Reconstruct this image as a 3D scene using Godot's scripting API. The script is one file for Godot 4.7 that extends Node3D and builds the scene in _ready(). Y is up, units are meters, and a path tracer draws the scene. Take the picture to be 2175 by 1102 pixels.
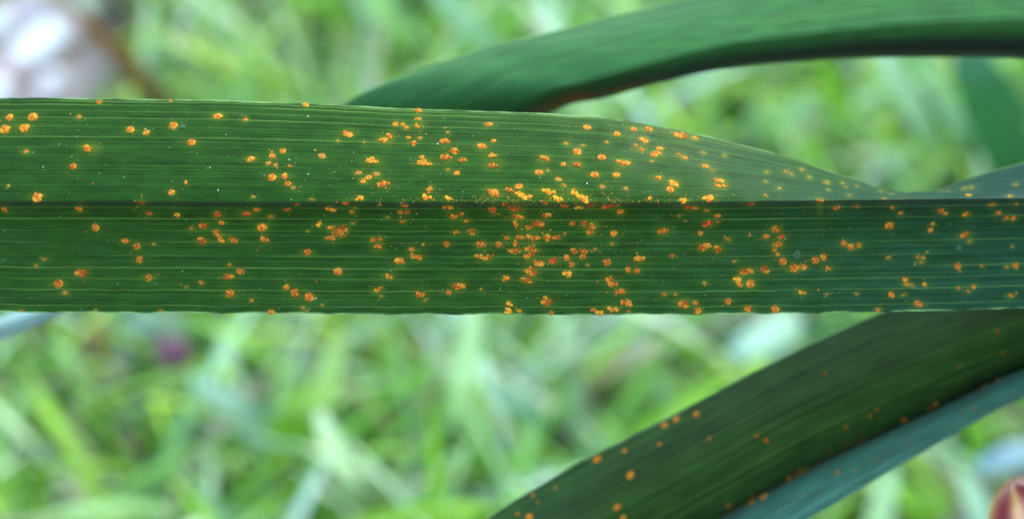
extends Node3D

# The place: a cereal leaf with orange rust, about 14 mm wide, held level 16 cm above a lawn and seen from 13 cm away.
const PX := 0.065 / 2175.0     # size of one photograph pixel on the leaf, in metres
const DIST := 0.13             # distance from the lens to the leaf
const PITCH := 0.7505          # camera looks 43 degrees down
const W := 2048                # main leaf texture
const H := 640

var eye := Vector3(0, 0.25, 0)
var right := Vector3.RIGHT
var up := Vector3(0, cos(PITCH), -sin(PITCH))
var fwd := Vector3(0, -sin(PITCH), -cos(PITCH))
var rng := RandomNumberGenerator.new()
var noise := FastNoiseLite.new()
var used := {}


func at(px: float, py: float, depth: float) -> Vector3:
	var s := PX * depth / DIST
	return eye + fwd * depth + right * ((px - 1087.5) * s) + up * ((551.0 - py) * s)


func over(px: float, py: float, height: float) -> Vector3:      # the point at that height above the ground on the line through that pixel
	var k := PX / DIST
	var dir := fwd + right * ((px - 1087.5) * k) + up * ((551.0 - py) * k)
	return eye + dir * ((height - eye.y) / dir.y)


func numbered(called: String) -> String:
	if not used.has(called):
		used[called] = 0
		return called
	used[called] += 1
	return "%s_%03d" % [called, used[called]]


func tag(o: Node, label: String, category: String, group := "") -> Node:
	o.set_meta("label", label)
	o.set_meta("category", category)
	if group:
		o.set_meta("group", group)
	return o


func obj(called: String, m: Mesh, mat: Material, parent: Node = self) -> MeshInstance3D:
	var o := MeshInstance3D.new()
	o.name = numbered(called) if parent == self else called
	o.mesh = m
	if mat:
		o.material_override = mat
	parent.add_child(o, true)
	return o


func thing(called: String, label: String, category: String, where: Vector3, group := "") -> Node3D:
	var o := Node3D.new()
	o.name = numbered(called)
	o.position = where
	add_child(o)
	tag(o, label, category, group)
	return o


func curve(x: float, p: Array) -> float:       # smooth curve through points given as Vector2
	var n := p.size()
	if x <= p[0].x:
		return p[0].y
	if x >= p[n - 1].x:
		return p[n - 1].y
	var i := 0
	while p[i + 1].x < x:
		i += 1
	var a: Vector2 = p[i]
	var b: Vector2 = p[i + 1]
	var m0: float = (b.y - p[i - 1].y) / (b.x - p[i - 1].x) if i > 0 else (b.y - a.y) / (b.x - a.x)
	var m1: float = (p[i + 2].y - a.y) / (p[i + 2].x - a.x) if i + 2 < n else (b.y - a.y) / (b.x - a.x)
	var d := b.x - a.x
	var t := (x - a.x) / d
	return (2 * t * t * t - 3 * t * t + 1) * a.y + (t * t * t - 2 * t * t + t) * d * m0 + (3 * t * t - 2 * t * t * t) * b.y + (t * t * t - t * t) * d * m1


func spline(p: Array, t: float) -> Vector3:    # Catmull-Rom through points, t counts points
	var n := p.size()
	var i := clampi(int(t), 0, n - 2)
	var k := t - i
	var a: Vector3 = p[maxi(i - 1, 0)]
	var b: Vector3 = p[i]
	var c: Vector3 = p[i + 1]
	var d: Vector3 = p[mini(i + 2, n - 1)]
	return b.cubic_interpolate(c, a, d, k)


# A closed leaf of some thickness over a grid of points (row by row along the leaf); origin is subtracted.
func solid_leaf(pts: PackedVector3Array, nu: int, nv: int, uvs: PackedVector2Array, thick: float, origin: Vector3, towards: Vector3) -> ArrayMesh:
	var n := nu * nv
	var pos := PackedVector3Array()
	var nor := PackedVector3Array()
	var uv := PackedVector2Array()
	pos.resize(2 * n)
	nor.resize(2 * n)
	uv.resize(2 * n)
	for i in nu:
		for j in nv:
			var k := i * nv + j
			var du := pts[mini(i + 1, nu - 1) * nv + j] - pts[maxi(i - 1, 0) * nv + j]
			var dv := pts[i * nv + mini(j + 1, nv - 1)] - pts[i * nv + maxi(j - 1, 0)]
			var nn := dv.cross(du).normalized()
			if nn == Vector3.ZERO:
				nn = towards
			var edge := absf(2.0 * j / (nv - 1) - 1.0)
			var th := thick * (1.0 - 0.6 * pow(edge, 12.0))
			pos[k] = pts[k] - origin
			pos[n + k] = pts[k] - nn * th - origin
			nor[k] = nn
			nor[n + k] = -nn
			uv[k] = uvs[k]
			uv[n + k] = uvs[k]
	var idx := PackedInt32Array()
	for i in nu - 1:
		for j in nv - 1:
			var a := i * nv + j
			var b := a + nv
			idx.append_array([a, b, a + 1, b, b + 1, a + 1, n + a, n + a + 1, n + b, n + b, n + a + 1, n + b + 1])
		var e := i * nv
		var f := e + nv - 1
		idx.append_array([e, n + e, e + nv, n + e, n + e + nv, e + nv, f, f + nv, n + f, n + f, f + nv, n + f + nv])
	var arr := []
	arr.resize(Mesh.ARRAY_MAX)
	arr[Mesh.ARRAY_VERTEX] = pos
	arr[Mesh.ARRAY_NORMAL] = nor
	arr[Mesh.ARRAY_TEX_UV] = uv
	arr[Mesh.ARRAY_INDEX] = idx
	var m := ArrayMesh.new()
	m.add_surface_from_arrays(Mesh.PRIMITIVE_TRIANGLES, arr)
	return m


func byte(v: float) -> int:
	return clampi(int(255.0 * (pow(v, 1.0 / 2.4) * 1.055 - 0.055 if v > 0.0031308 else v * 12.92) + 0.5), 0, 255)


# ---------------------------------------------------------------- the rusted leaf
const UPPER := [Vector2(-900, 430), Vector2(-500, 300), Vector2(-200, 220), Vector2(0, 208), Vector2(200, 209), Vector2(440, 212), Vector2(660, 220), Vector2(880, 231), Vector2(1100, 238), Vector2(1200, 244), Vector2(1320, 255), Vector2(1447, 276), Vector2(1547, 301), Vector2(1660, 329), Vector2(1755, 360), Vector2(1826, 384), Vector2(1870, 399), Vector2(1905, 405), Vector2(1950, 406), Vector2(1996, 401), Vector2(2052, 381), Vector2(2098, 365), Vector2(2175, 346), Vector2(2300, 310), Vector2(2700, 260), Vector2(3600, 230)]
const MIDDLE := [Vector2(-900, 431), Vector2(0, 427), Vector2(700, 429), Vector2(1000, 430), Vector2(1400, 430), Vector2(1600, 428), Vector2(1900, 424.5), Vector2(2175, 421.5), Vector2(3600, 415)]
const LOWER := [Vector2(-900, 432), Vector2(-500, 560), Vector2(-200, 645), Vector2(0, 662), Vector2(200, 664), Vector2(440, 665), Vector2(700, 667), Vector2(1000, 668), Vector2(1400, 668), Vector2(1735, 665), Vector2(1900, 662), Vector2(2000, 660), Vector2(2175, 654), Vector2(2700, 640), Vector2(3600, 620)]
const BEND := 2330.0


func blade_z(px: float, v: float, yu: float, ym: float) -> float:
	var q := (px - 1000.0) / 1000.0
	var z := -0.0028 * q * q if q < 0 else -0.0042 * q * q
	z += 0.00012 * noise.get_noise_2d(px * 0.35, v * 30.0)
	var tip := smoothstep(-900.0, -200.0, px)
	if v >= 0.0:
		var w := 0.0073 * tip
		var h := (ym - yu) * PX
		return z - sqrt(maxf(w * w - h * h, 0.0)) * pow(v, 1.35)
	var t := -v
	var far := smoothstep(1350.0, 2150.0, px)
	return z + tip * (-lerpf(0.0012, 0.0036, far) * (1.0 - exp(-t / lerpf(0.12, 0.3, far))) - 0.0007 * (1.0 - exp(-t / 0.018)) - 0.0018 * t + lerpf(0.0007, 0.0042, far) * t * t)


func blade(px: float, v: float) -> Vector3:
	var x := minf(px, BEND)
	var yu := curve(px, UPPER)
	var ym := curve(px, MIDDLE)
	var yl := curve(px, LOWER)
	ym += 0.9 * noise.get_noise_2d(px * 0.5, 400.0)
	yl += 2.2 * noise.get_noise_2d(px * 0.6, 700.0) + 0.6 * noise.get_noise_2d(px * 3.0, 800.0)
	yu += 1.2 * noise.get_noise_2d(px * 0.8, 900.0)
	var py := lerpf(ym, yu, v) if v >= 0.0 else lerpf(ym, yl, -v)
	var z := blade_z(x, v, yu, ym)
	var p := at(x, py, DIST - z)
	if px <= BEND:
		return p
	var c := at(BEND, ym, DIST - blade_z(BEND, 0.0, yu, ym))     # out of the picture the leaf bows over and goes down to the soil
	var off := p - c
	var r := 0.016
	var s := (px - BEND) * PX * 1.05
	var a := minf(s / r, PI / 2)
	var rest := maxf(s - r * PI / 2, 0.0) * 14.0
	var go := right * cos(a) + Vector3.DOWN * sin(a)
	var side := up.lerp(Vector3(-0.2, 0, -1), a / (PI / 2)).normalized()
	var out := go.cross(side).normalized()
	return c + right * (r * sin(a)) + Vector3.DOWN * (r * (1.0 - cos(a)) + rest) + side * off.dot(up) + out * off.dot(-fwd)


func blade_normal(px: float, v: float) -> Vector3:
	var du := blade(px + 4.0, v) - blade(px - 4.0, v)
	var dv := blade(px, minf(v + 0.02, 1.0)) - blade(px, maxf(v - 0.02, -1.0))
	return du.cross(dv).normalized()


func across(px: float, py: float) -> float:
	var ym := curve(px, MIDDLE)
	return clampf((ym - py) / (ym - curve(px, UPPER)), 0.0, 0.985) if py < ym else clampf((ym - py) / (curve(px, LOWER) - ym), -0.985, 0.0)


# Pustules measured in ten windows of the photograph: x, y, radius, kind (0 single orange, 1 cluster, 2 faint, 3 yellow, 4 red)
func pustule_list() -> Array:
	var seen := []
	window(seen, 0, 190, [85, 260, 45, 0, 300, 258, 50, 0, 35, 375, 50, 0, 220, 362, 52, 0, 235, 580, 32, 2, 730, 258, 35, 2, 925, 118, 30, 0, 835, 545, 62, 1, 680, 722, 38, 0, 1215, 375, 36, 0, 1365, 402, 32, 0, 1620, 335, 45, 0, 1790, 492, 42, 0, 1590, 95, 18, 3, 1730, 870, 24, 3, 1600, 962, 34, 0, 340, 1010, 48, 0, 70, 900, 20, 2, 1315, 1058, 38, 4])
	window(seen, 0, 420, [35, 110, 36, 0, 740, 105, 40, 0, 1385, 150, 32, 4, 1655, 160, 32, 0, 890, 278, 42, 0, 1170, 405, 32, 0, 1275, 448, 34, 0, 1435, 432, 20, 2, 1300, 577, 34, 0, 1790, 285, 26, 2, 760, 700, 50, 1, 540, 805, 44, 0, 603, 890, 28, 2, 1388, 742, 34, 0, 1880, 792, 28, 2, 1735, 838, 16, 2, 1495, 1060, 22, 2, 890, 1050, 14, 2, 190, 1055, 20, 2, 330, 630, 18, 2, 405, 575, 25, 2, 1905, 258, 48, 1, 1882, 400, 42, 1])
	window(seen, 440, 190, [95, 252, 42, 0, 355, 278, 28, 2, 922, 142, 28, 3, 1320, 408, 48, 1, 1770, 322, 34, 3, 1828, 325, 22, 0, 1862, 358, 26, 0, 1720, 430, 46, 1, 1645, 472, 46, 1, 1880, 450, 22, 0, 1925, 505, 30, 1, 1465, 495, 18, 2, 1220, 480, 20, 2, 705, 575, 32, 0, 605, 625, 28, 0, 600, 585, 15, 2, 635, 708, 28, 2, 570, 690, 30, 2, 405, 648, 38, 0, 1075, 622, 42, 2, 1545, 668, 56, 1, 765, 715, 20, 3, 605, 825, 38, 0, 722, 812, 36, 0, 750, 882, 32, 0, 800, 918, 24, 2, 1415, 780, 32, 2, 1510, 825, 34, 0, 1458, 860, 32, 0, 1655, 885, 48, 1, 1580, 790, 36, 2, 425, 1005, 20, 2, 1418, 1018, 32, 3, 975, 1025, 16, 2, 1295, 1060, 42, 4, 840, 1075, 22, 4])
	window(seen, 440, 420, [88, 152, 34, 4, 355, 155, 48, 4, 460, 110, 32, 0, 742, 110, 28, 4, 588, 178, 28, 2, 128, 232, 28, 0, 510, 278, 46, 0, 80, 318, 28, 0, 120, 355, 34, 1, 130, 388, 30, 1, 238, 392, 40, 1, 535, 395, 38, 1, 1158, 105, 46, 1, 1355, 135, 26, 0, 1385, 95, 18, 2, 1612, 65, 22, 0, 1050, 250, 30, 3, 1215, 320, 40, 1, 1268, 290, 42, 1, 1255, 345, 38, 1, 1155, 285, 30, 1, 1155, 375, 36, 1, 1685, 182, 20, 2, 1845, 72, 34, 4, 1805, 135, 28, 0, 1862, 132, 30, 4, 1832, 222, 26, 1, 1565, 390, 30, 1, 1612, 385, 28, 1, 1590, 455, 48, 1, 1798, 602, 46, 1, 1690, 730, 40, 3, 1580, 870, 28, 3, 1625, 840, 24, 1, 1630, 918, 18, 2, 935, 508, 36, 0, 1225, 688, 40, 0, 190, 742, 42, 1, 305, 690, 30, 0, 205, 628, 22, 2, 205, 898, 44, 0, 740, 838, 34, 0, 820, 895, 40, 0, 950, 928, 44, 0, 410, 965, 24, 2, 895, 1035, 26, 2, 597, 1075, 30, 0, 1075, 1005, 14, 2, 1360, 240, 20, 2, 935, 315, 16, 2, 1910, 480, 30, 1, 1925, 540, 30, 1])
	window(seen, 880, 190, [35, 275, 30, 1, 38, 340, 38, 1, 48, 455, 20, 0, 35, 200, 30, 3, 310, 402, 22, 2, 698, 325, 32, 0, 280, 495, 46, 1, 740, 480, 26, 0, 630, 538, 46, 1, 365, 582, 42, 1, 300, 640, 44, 1, 440, 660, 40, 1, 68, 635, 24, 0, 95, 692, 56, 1, 735, 618, 44, 1, 740, 715, 46, 1, 395, 782, 30, 0, 315, 752, 24, 2, 135, 950, 32, 3, 150, 915, 18, 2, 120, 1018, 42, 3, 312, 1022, 30, 3, 735, 945, 44, 1, 750, 990, 40, 1, 895, 945, 36, 1, 978, 908, 32, 0, 985, 975, 40, 3, 1020, 1000, 44, 3, 1065, 1005, 34, 1, 1215, 650, 40, 1, 1170, 775, 38, 0, 1250, 755, 20, 2, 1420, 502, 26, 2, 1580, 520, 20, 2, 1618, 355, 34, 0, 1528, 580, 44, 0, 1395, 700, 28, 0, 1515, 702, 46, 1, 1805, 495, 26, 2, 1900, 415, 40, 0, 1758, 638, 40, 0, 1690, 800, 40, 0, 1895, 800, 38, 0, 1925, 688, 38, 1, 1760, 910, 26, 2, 1392, 900, 28, 1, 1230, 950, 40, 3, 1280, 965, 46, 3, 1340, 1028, 42, 3, 1490, 960, 46, 3, 1545, 1005, 40, 3, 1600, 1030, 40, 3, 1350, 838, 40, 2])
	window(seen, 880, 420, [310, 85, 40, 1, 735, 112, 44, 4, 855, 58, 36, 4, 900, 95, 30, 4, 960, 102, 46, 4, 965, 172, 44, 1, 965, 238, 46, 1, 375, 172, 44, 1, 435, 150, 30, 1, 485, 215, 26, 0, 1235, 158, 38, 1, 1400, 75, 36, 4, 1545, 88, 38, 1, 1220, 45, 26, 4, 1650, 65, 38, 4, 1790, 85, 40, 4, 1850, 75, 36, 4, 1900, 70, 24, 4, 1930, 130, 34, 0, 1070, 275, 36, 1, 1155, 245, 48, 1, 1480, 240, 30, 4, 1588, 238, 28, 4, 1680, 250, 34, 1, 1650, 280, 34, 1, 1650, 328, 34, 1, 385, 320, 30, 1, 540, 318, 38, 1, 870, 375, 36, 1, 1000, 372, 36, 1, 1080, 368, 34, 1, 1130, 378, 34, 1, 1240, 368, 42, 1, 1345, 365, 28, 1, 1300, 375, 20, 3, 950, 425, 34, 1, 1868, 335, 36, 0, 1855, 430, 26, 2, 300, 432, 32, 0, 630, 442, 42, 1, 788, 440, 36, 0, 930, 500, 34, 1, 980, 488, 30, 1, 1070, 480, 34, 1, 1115, 445, 28, 2, 1130, 500, 36, 1, 1075, 545, 42, 1, 620, 550, 36, 3, 685, 565, 38, 1, 30, 555, 40, 1, 1170, 605, 44, 1, 1305, 590, 36, 4, 1430, 562, 32, 0, 1475, 620, 30, 0, 1495, 498, 34, 1, 1585, 495, 36, 1, 1580, 550, 30, 0, 1695, 480, 22, 2, 1618, 628, 20, 2, 1805, 600, 36, 0, 1085, 680, 44, 1, 1120, 710, 36, 1, 855, 760, 36, 3, 1030, 765, 34, 1, 1075, 770, 36, 1, 1445, 712, 46, 3, 410, 818, 50, 1, 60, 900, 52, 1, 95, 960, 18, 2, 322, 888, 28, 0, 620, 860, 18, 2, 1245, 975, 42, 1, 1228, 938, 20, 3, 885, 990, 34, 3, 880, 1070, 38, 3, 985, 1050, 26, 3, 1280, 1078, 22, 0, 1830, 765, 42, 1, 1865, 810, 40, 1, 1915, 870, 38, 1, 1825, 1028, 30, 3, 1885, 1040, 34, 3, 1685, 1045, 24, 3, 1745, 1085, 38, 3, 80, 440, 20, 2, 1410, 335, 20, 2])
	window(seen, 1320, 190, [118, 372, 38, 0, 255, 370, 42, 0, 560, 435, 64, 1, 690, 452, 28, 0, 212, 475, 42, 0, 135, 520, 24, 2, 185, 560, 28, 0, 360, 550, 34, 0, 340, 590, 36, 1, 305, 612, 34, 0, 285, 670, 22, 2, 540, 605, 28, 2, 590, 640, 28, 0, 35, 688, 44, 1, 345, 828, 36, 1, 490, 880, 44, 3, 460, 935, 38, 0, 790, 720, 36, 0, 915, 845, 42, 1, 905, 895, 34, 1, 965, 900, 34, 1, 40, 928, 24, 2, 270, 1020, 22, 3, 585, 1040, 40, 3, 825, 1018, 52, 3, 770, 590, 20, 2, 965, 615, 22, 2, 1365, 772, 22, 2, 1545, 765, 30, 2, 1595, 790, 24, 2, 1692, 750, 30, 2, 1762, 820, 26, 2, 1352, 860, 18, 2, 1480, 922, 24, 2, 1350, 990, 24, 2, 1210, 1065, 38, 4, 1860, 1040, 38, 1, 1925, 870, 22, 2, 850, 760, 20, 2])
	window(seen, 1320, 420, [620, 92, 40, 4, 690, 95, 34, 4, 800, 120, 26, 2, 900, 168, 28, 0, 545, 168, 20, 2, 815, 240, 44, 4, 905, 225, 18, 2, 398, 312, 44, 1, 742, 330, 26, 0, 775, 452, 56, 1, 900, 478, 44, 1, 1000, 385, 24, 2, 170, 575, 46, 1, 478, 540, 20, 0, 65, 675, 30, 0, 145, 682, 28, 0, 1062, 590, 22, 2, 1440, 290, 36, 0, 1465, 310, 24, 0, 1355, 360, 30, 0, 1505, 365, 30, 4, 1462, 430, 46, 1, 1435, 490, 22, 3, 1465, 530, 26, 0, 1515, 595, 36, 0, 1615, 660, 40, 0, 1665, 650, 22, 0, 1715, 645, 28, 0, 1820, 580, 34, 0, 1898, 555, 36, 0, 1935, 660, 30, 3, 1185, 680, 44, 1, 1140, 705, 34, 1, 1350, 668, 46, 1, 1095, 765, 38, 3, 1125, 805, 38, 1, 1210, 805, 38, 0, 780, 795, 26, 2, 405, 905, 24, 2, 505, 900, 22, 2, 5, 875, 28, 0, 40, 975, 46, 1, 580, 982, 46, 1, 600, 1015, 26, 3, 692, 980, 24, 0, 720, 1052, 40, 0, 1000, 968, 34, 0, 1190, 1040, 38, 0, 1440, 1040, 40, 0, 1685, 885, 32, 3, 70, 1065, 22, 2, 1205, 350, 20, 2])
	window(seen, 1735, 190, [100, 860, 20, 2, 245, 875, 24, 2, 275, 915, 18, 2, 380, 905, 26, 2, 110, 940, 18, 2, 305, 990, 24, 2, 600, 955, 26, 2, 705, 980, 22, 2, 635, 1018, 28, 2, 800, 1022, 18, 2, 860, 955, 20, 2, 1165, 950, 24, 2, 1235, 955, 22, 2, 1385, 925, 26, 2, 1455, 918, 28, 2, 1425, 990, 26, 3, 1870, 890, 24, 2, 1815, 1000, 22, 3])
	window(seen, 1735, 420, [188, 92, 40, 0, 385, 80, 24, 4, 710, 92, 28, 0, 790, 145, 28, 0, 685, 262, 44, 0, 1165, 120, 34, 0, 1210, 148, 24, 0, 1405, 155, 36, 1, 1648, 65, 26, 0, 1875, 58, 24, 0, 1705, 142, 32, 0, 1780, 195, 26, 0, 1845, 192, 32, 0, 1090, 245, 20, 0, 1070, 305, 28, 0, 1395, 340, 44, 1, 1435, 410, 22, 2, 255, 428, 34, 0, 318, 462, 32, 0, 395, 445, 30, 0, 675, 560, 26, 2, 950, 555, 24, 2, 1000, 560, 24, 2, 980, 605, 22, 2, 1325, 640, 32, 0, 1345, 690, 14, 2, 1865, 635, 36, 0, 1785, 650, 20, 2, 830, 765, 30, 0, 845, 810, 26, 0, 895, 820, 22, 2, 1015, 810, 30, 0, 700, 905, 36, 0, 815, 912, 20, 2, 958, 995, 40, 0, 1475, 830, 26, 0, 1330, 845, 24, 2, 1420, 875, 20, 2, 1825, 915, 26, 0, 580, 1050, 24, 0, 95, 905, 18, 2, 372, 900, 18, 2, 1840, 458, 16, 2, 1550, 635, 22, 2, 1040, 510, 12, 2])
	return seen


func window(seen: Array, x: float, y: float, a: Array) -> void:
	for i in range(0, a.size(), 4):
		seen.append([x + a[i] / 4.409, y + a[i + 1] / 4.409, a[i + 2] / 4.409, int(a[i + 3])])


# One lumpy mound (or several grown together) of spores on the plane y = 0, about 1 in radius.
func pustule_mesh(kind: int, variant: int) -> ArrayMesh:
	var r := RandomNumberGenerator.new()
	r.seed = 900 + kind * 40 + variant
	var st := SurfaceTool.new()
	st.begin(Mesh.PRIMITIVE_TRIANGLES)
	var deep := Color(0.26, 0.06, 0.008)
	var base := Color(0.47, 0.15, 0.011)
	var light := Color(0.66, 0.31, 0.028)
	if kind == 3:
		deep = Color(0.46, 0.12, 0.01)
		base = Color(0.66, 0.25, 0.014)
		light = Color(0.78, 0.42, 0.035)
	elif kind == 4:
		deep = Color(0.22, 0.035, 0.008)
		base = Color(0.42, 0.075, 0.01)
		light = Color(0.6, 0.17, 0.02)
	elif kind == 2:
		deep = Color(0.22, 0.085, 0.012)
		base = Color(0.36, 0.13, 0.02)
		light = Color(0.44, 0.2, 0.035)
	if variant >= 6:        # browner copy: lower-half shade painted in, plus some random variety above
		deep = deep * Color(0.75, 0.66, 0.8)
		base = base * Color(0.86, 0.76, 1.0)
		light = light * Color(0.92, 0.84, 0.9)
	var blobs := []
	if kind == 0 or kind == 2:
		blobs.append([Vector3.ZERO, 0.92, 0.62 if kind == 0 else 0.3, 0.5])
		if kind == 0:
			for i in 2:
				var a := r.randf() * TAU
				blobs.append([Vector3(cos(a), 0, sin(a)) * 0.55, r.randf_range(0.3, 0.45), 0.5, r.randf()])
	else:
		var n := r.randi_range(5, 8)
		for i in n:
			var a := r.randf() * TAU
			var d := sqrt((i + 0.3) / n) * 0.64
			blobs.append([Vector3(cos(a + i * 2.4) * d, 0, sin(a + i * 2.4) * d), r.randf_range(0.3, 0.52), r.randf_range(0.35, 0.75), r.randf()])
	for b in blobs:
		var rings := 4
		var seg := 10
		var phase := r.randf() * 100.0
		var grid := []
		for i in rings + 1:
			for j in seg:
				var th := PI / 2 * i / rings * 1.12
				var ph := TAU * j / seg + i * 0.3
				var dir := Vector3(sin(th) * cos(ph), cos(th), sin(th) * sin(ph))
				var bump := 1.0 + (0.4 if blobs.size() > 3 else 0.22) * noise.get_noise_3dv(dir * 55.0 + Vector3.ONE * phase) + (0.18 if blobs.size() > 3 else 0.09) * r.randf_range(-1, 1)
				var p: Vector3 = Vector3(dir.x * b[1], dir.y * b[2] * 0.8, dir.z * b[1]) * bump + b[0]
				var tone: float = clampf(b[3] * 0.9 - 0.02 + 1.1 * noise.get_noise_3dv(dir * 80.0 + Vector3.ONE * (phase + 50.0)) + r.randf_range(-0.22, 0.22), 0, 1)
				var c := deep.lerp(base, tone * 2.0) if tone < 0.5 else base.lerp(light, tone * 2.0 - 1.0)
				grid.append([p, c])
		for i in rings:
			for j in seg:
				for q in [[i, j], [i + 1, j], [i, j + 1], [i, j + 1], [i + 1, j], [i + 1, j + 1]]:
					var g: Array = grid[q[0] * seg + q[1] % seg]
					st.set_color(g[1])
					st.add_vertex(g[0])
	st.index()
	st.generate_normals()
	return st.commit()


func matte(rough := 0.9, spec := 0.3) -> StandardMaterial3D:
	var m := StandardMaterial3D.new()
	m.vertex_color_use_as_albedo = true
	m.roughness = rough
	m.metallic_specular = spec
	return m


func frame_on(n: Vector3, turn: float) -> Basis:
	var x := right.slide(n).normalized().rotated(n, turn)
	return Basis(x, n, x.cross(n))


var pustule_meshes := {}
var pustule_material: StandardMaterial3D


func pustule_variant(kind: int, red := 0) -> ArrayMesh:
	var v := rng.randi() % 6 + red * 6
	if not pustule_meshes.has([kind, v]):
		pustule_meshes[[kind, v]] = pustule_mesh(kind, v)
	return pustule_meshes[[kind, v]]


# Albedo and relief of a leaf blade. halos: [x in texels, y in texels, radius x, radius y, strength]
func leaf_maps(w: int, h: int, veins: Array, halos: Array, base: Color, streak: float, seed_: int, margin: float, under := Color(0, 0, 0, 0), spot := Color(0.12, 0.17, 0.008), far_end_sheen := Color(0, 0, 0, 0)) -> Array:
	var halo := PackedFloat32Array()
	halo.resize(w * h)
	for q in halos:
		var rx: float = q[2]
		var ry: float = q[3]
		for y in range(maxi(0, int(q[1] - ry)), mini(h, int(q[1] + ry) + 1)):
			for x in range(int(q[0] - rx), int(q[0] + rx) + 1):
				var dx: float = (x - q[0]) / rx
				var dy: float = (y - q[1]) / ry
				var d := dx * dx + dy * dy
				if d < 1.0:
					var k := y * w + posmod(x, w)
					var s: float = q[4] * (1.0 - d) * (1.0 - d)
					halo[k] = halo[k] + s - halo[k] * s
	var vein := PackedFloat32Array()
	vein.resize(h)
	var ridge := PackedFloat32Array()
	ridge.resize(h)
	for v in veins:                  # [place 0..1 across, half width in texels, strength]
		for y in range(maxi(0, int(v[0] * h - v[1] * 4)), mini(h, int(v[0] * h + v[1] * 4) + 1)):
			var d: float = (y + 0.5 - v[0] * h) / v[1]
			vein[y] = maxf(vein[y], v[2] * exp(-d * d))
			ridge[y] = maxf(ridge[y], exp(-d * d * 0.5))
	var n1 := FastNoiseLite.new()
	n1.seed = seed_
	n1.frequency = 0.1
	n1.fractal_octaves = 3
	var n2 := FastNoiseLite.new()
	n2.seed = seed_ + 1
	n2.frequency = 0.35
	n2.fractal_octaves = 2
	var lut := PackedByteArray()
	for i in 1024:
		lut.append(byte(i / 1023.0))
	var data := PackedByteArray()
	data.resize(w * h * 3)
	var bump := PackedByteArray()
	bump.resize(w * h)
	for y in h:
		var vs := vein[y]
		var e := minf(y + 0.5, h - y - 0.5) / h
		var rim := clampf(1.0 - e / margin, 0.0, 1.0)
		var own := base.lerp(under, smoothstep(0.5, 0.53 if under.a > 0.7 else 0.74, (y + 0.5) / h)) if under.a > 0.0 else base  # second half takes painted shade on one leaf, painted sky sheen on another
		for x in w:
			var a := n1.get_noise_2d(x * 0.007, y * 2.6)
			var b := n2.get_noise_2d(x * 0.8, y * 1.3)
			var c := n1.get_noise_2d(x * 0.11 + 900.0, y * 0.3)
			var lum := 1.0 + streak * a * 1.5 + 0.3 * b + 0.3 * c
			var k := y * w + x
			var fe := smoothstep(0.55, 0.98, float(x) / w + 0.1 * c) * far_end_sheen.a  # bluish sky sheen and shade painted in towards the right end
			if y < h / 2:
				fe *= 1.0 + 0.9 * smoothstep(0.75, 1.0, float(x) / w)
			var r := lerpf(own.r, far_end_sheen.r, fe) * lum
			var g := lerpf(own.g, far_end_sheen.g, fe) * lum
			var bl := lerpf(own.b, far_end_sheen.b, fe) * lum
			var s := vs * clampf(0.7 + 1.1 * n1.get_noise_2d(x * 0.03 + 300.0, y * 0.9) + 0.5 * b, 0.05, 1.0) if vs > 0.02 else 0.0
			r = lerpf(r, 0.15, s)
			g = lerpf(g, 0.24, s)
			bl = lerpf(bl, 0.045, s)
			s = clampf(halo[k] * (1.0 + 1.2 * b + 0.9 * a), 0.0, 1.0)
			r = lerpf(r, spot.r, s)
			g = lerpf(g, spot.g, s)
			bl = lerpf(bl, spot.b, s)
			s = rim * clampf(0.6 + 1.2 * c + 0.5 * b, 0.0, 1.0)
			r = lerpf(r, 0.24, s)
			g = lerpf(g, 0.4, s)
			bl = lerpf(bl, 0.12, s)
			var o := k * 3
			data[o] = lut[clampi(int(r * 1023.0), 0, 1023)]
			data[o + 1] = lut[clampi(int(g * 1023.0), 0, 1023)]
			data[o + 2] = lut[clampi(int(bl * 1023.0), 0, 1023)]
			bump[k] = clampi(int(110.0 + 100.0 * ridge[y] + 40.0 * a + 35.0 * b), 0, 255)
	return [ImageTexture.create_from_image(Image.create_from_data(w, h, false, Image.FORMAT_RGB8, data)), ImageTexture.create_from_image(Image.create_from_data(w, h, false, Image.FORMAT_L8, bump))]


func leaf_material(maps: Array, rough: float, spec: float, bloom := 0.09) -> StandardMaterial3D:
	var m := StandardMaterial3D.new()
	m.albedo_texture = maps[0]
	m.roughness = rough
	m.metallic_specular = spec
	m.heightmap_enabled = true
	m.heightmap_texture = maps[1]
	m.heightmap_scale = 0.004
	m.backlight_enabled = true
	m.backlight = Color(0.32, 0.4, 0.16)
	m.rim_enabled = true        # the waxy bloom of cereal leaves
	m.rim = bloom
	m.rim_tint = 0.0
	return m


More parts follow.
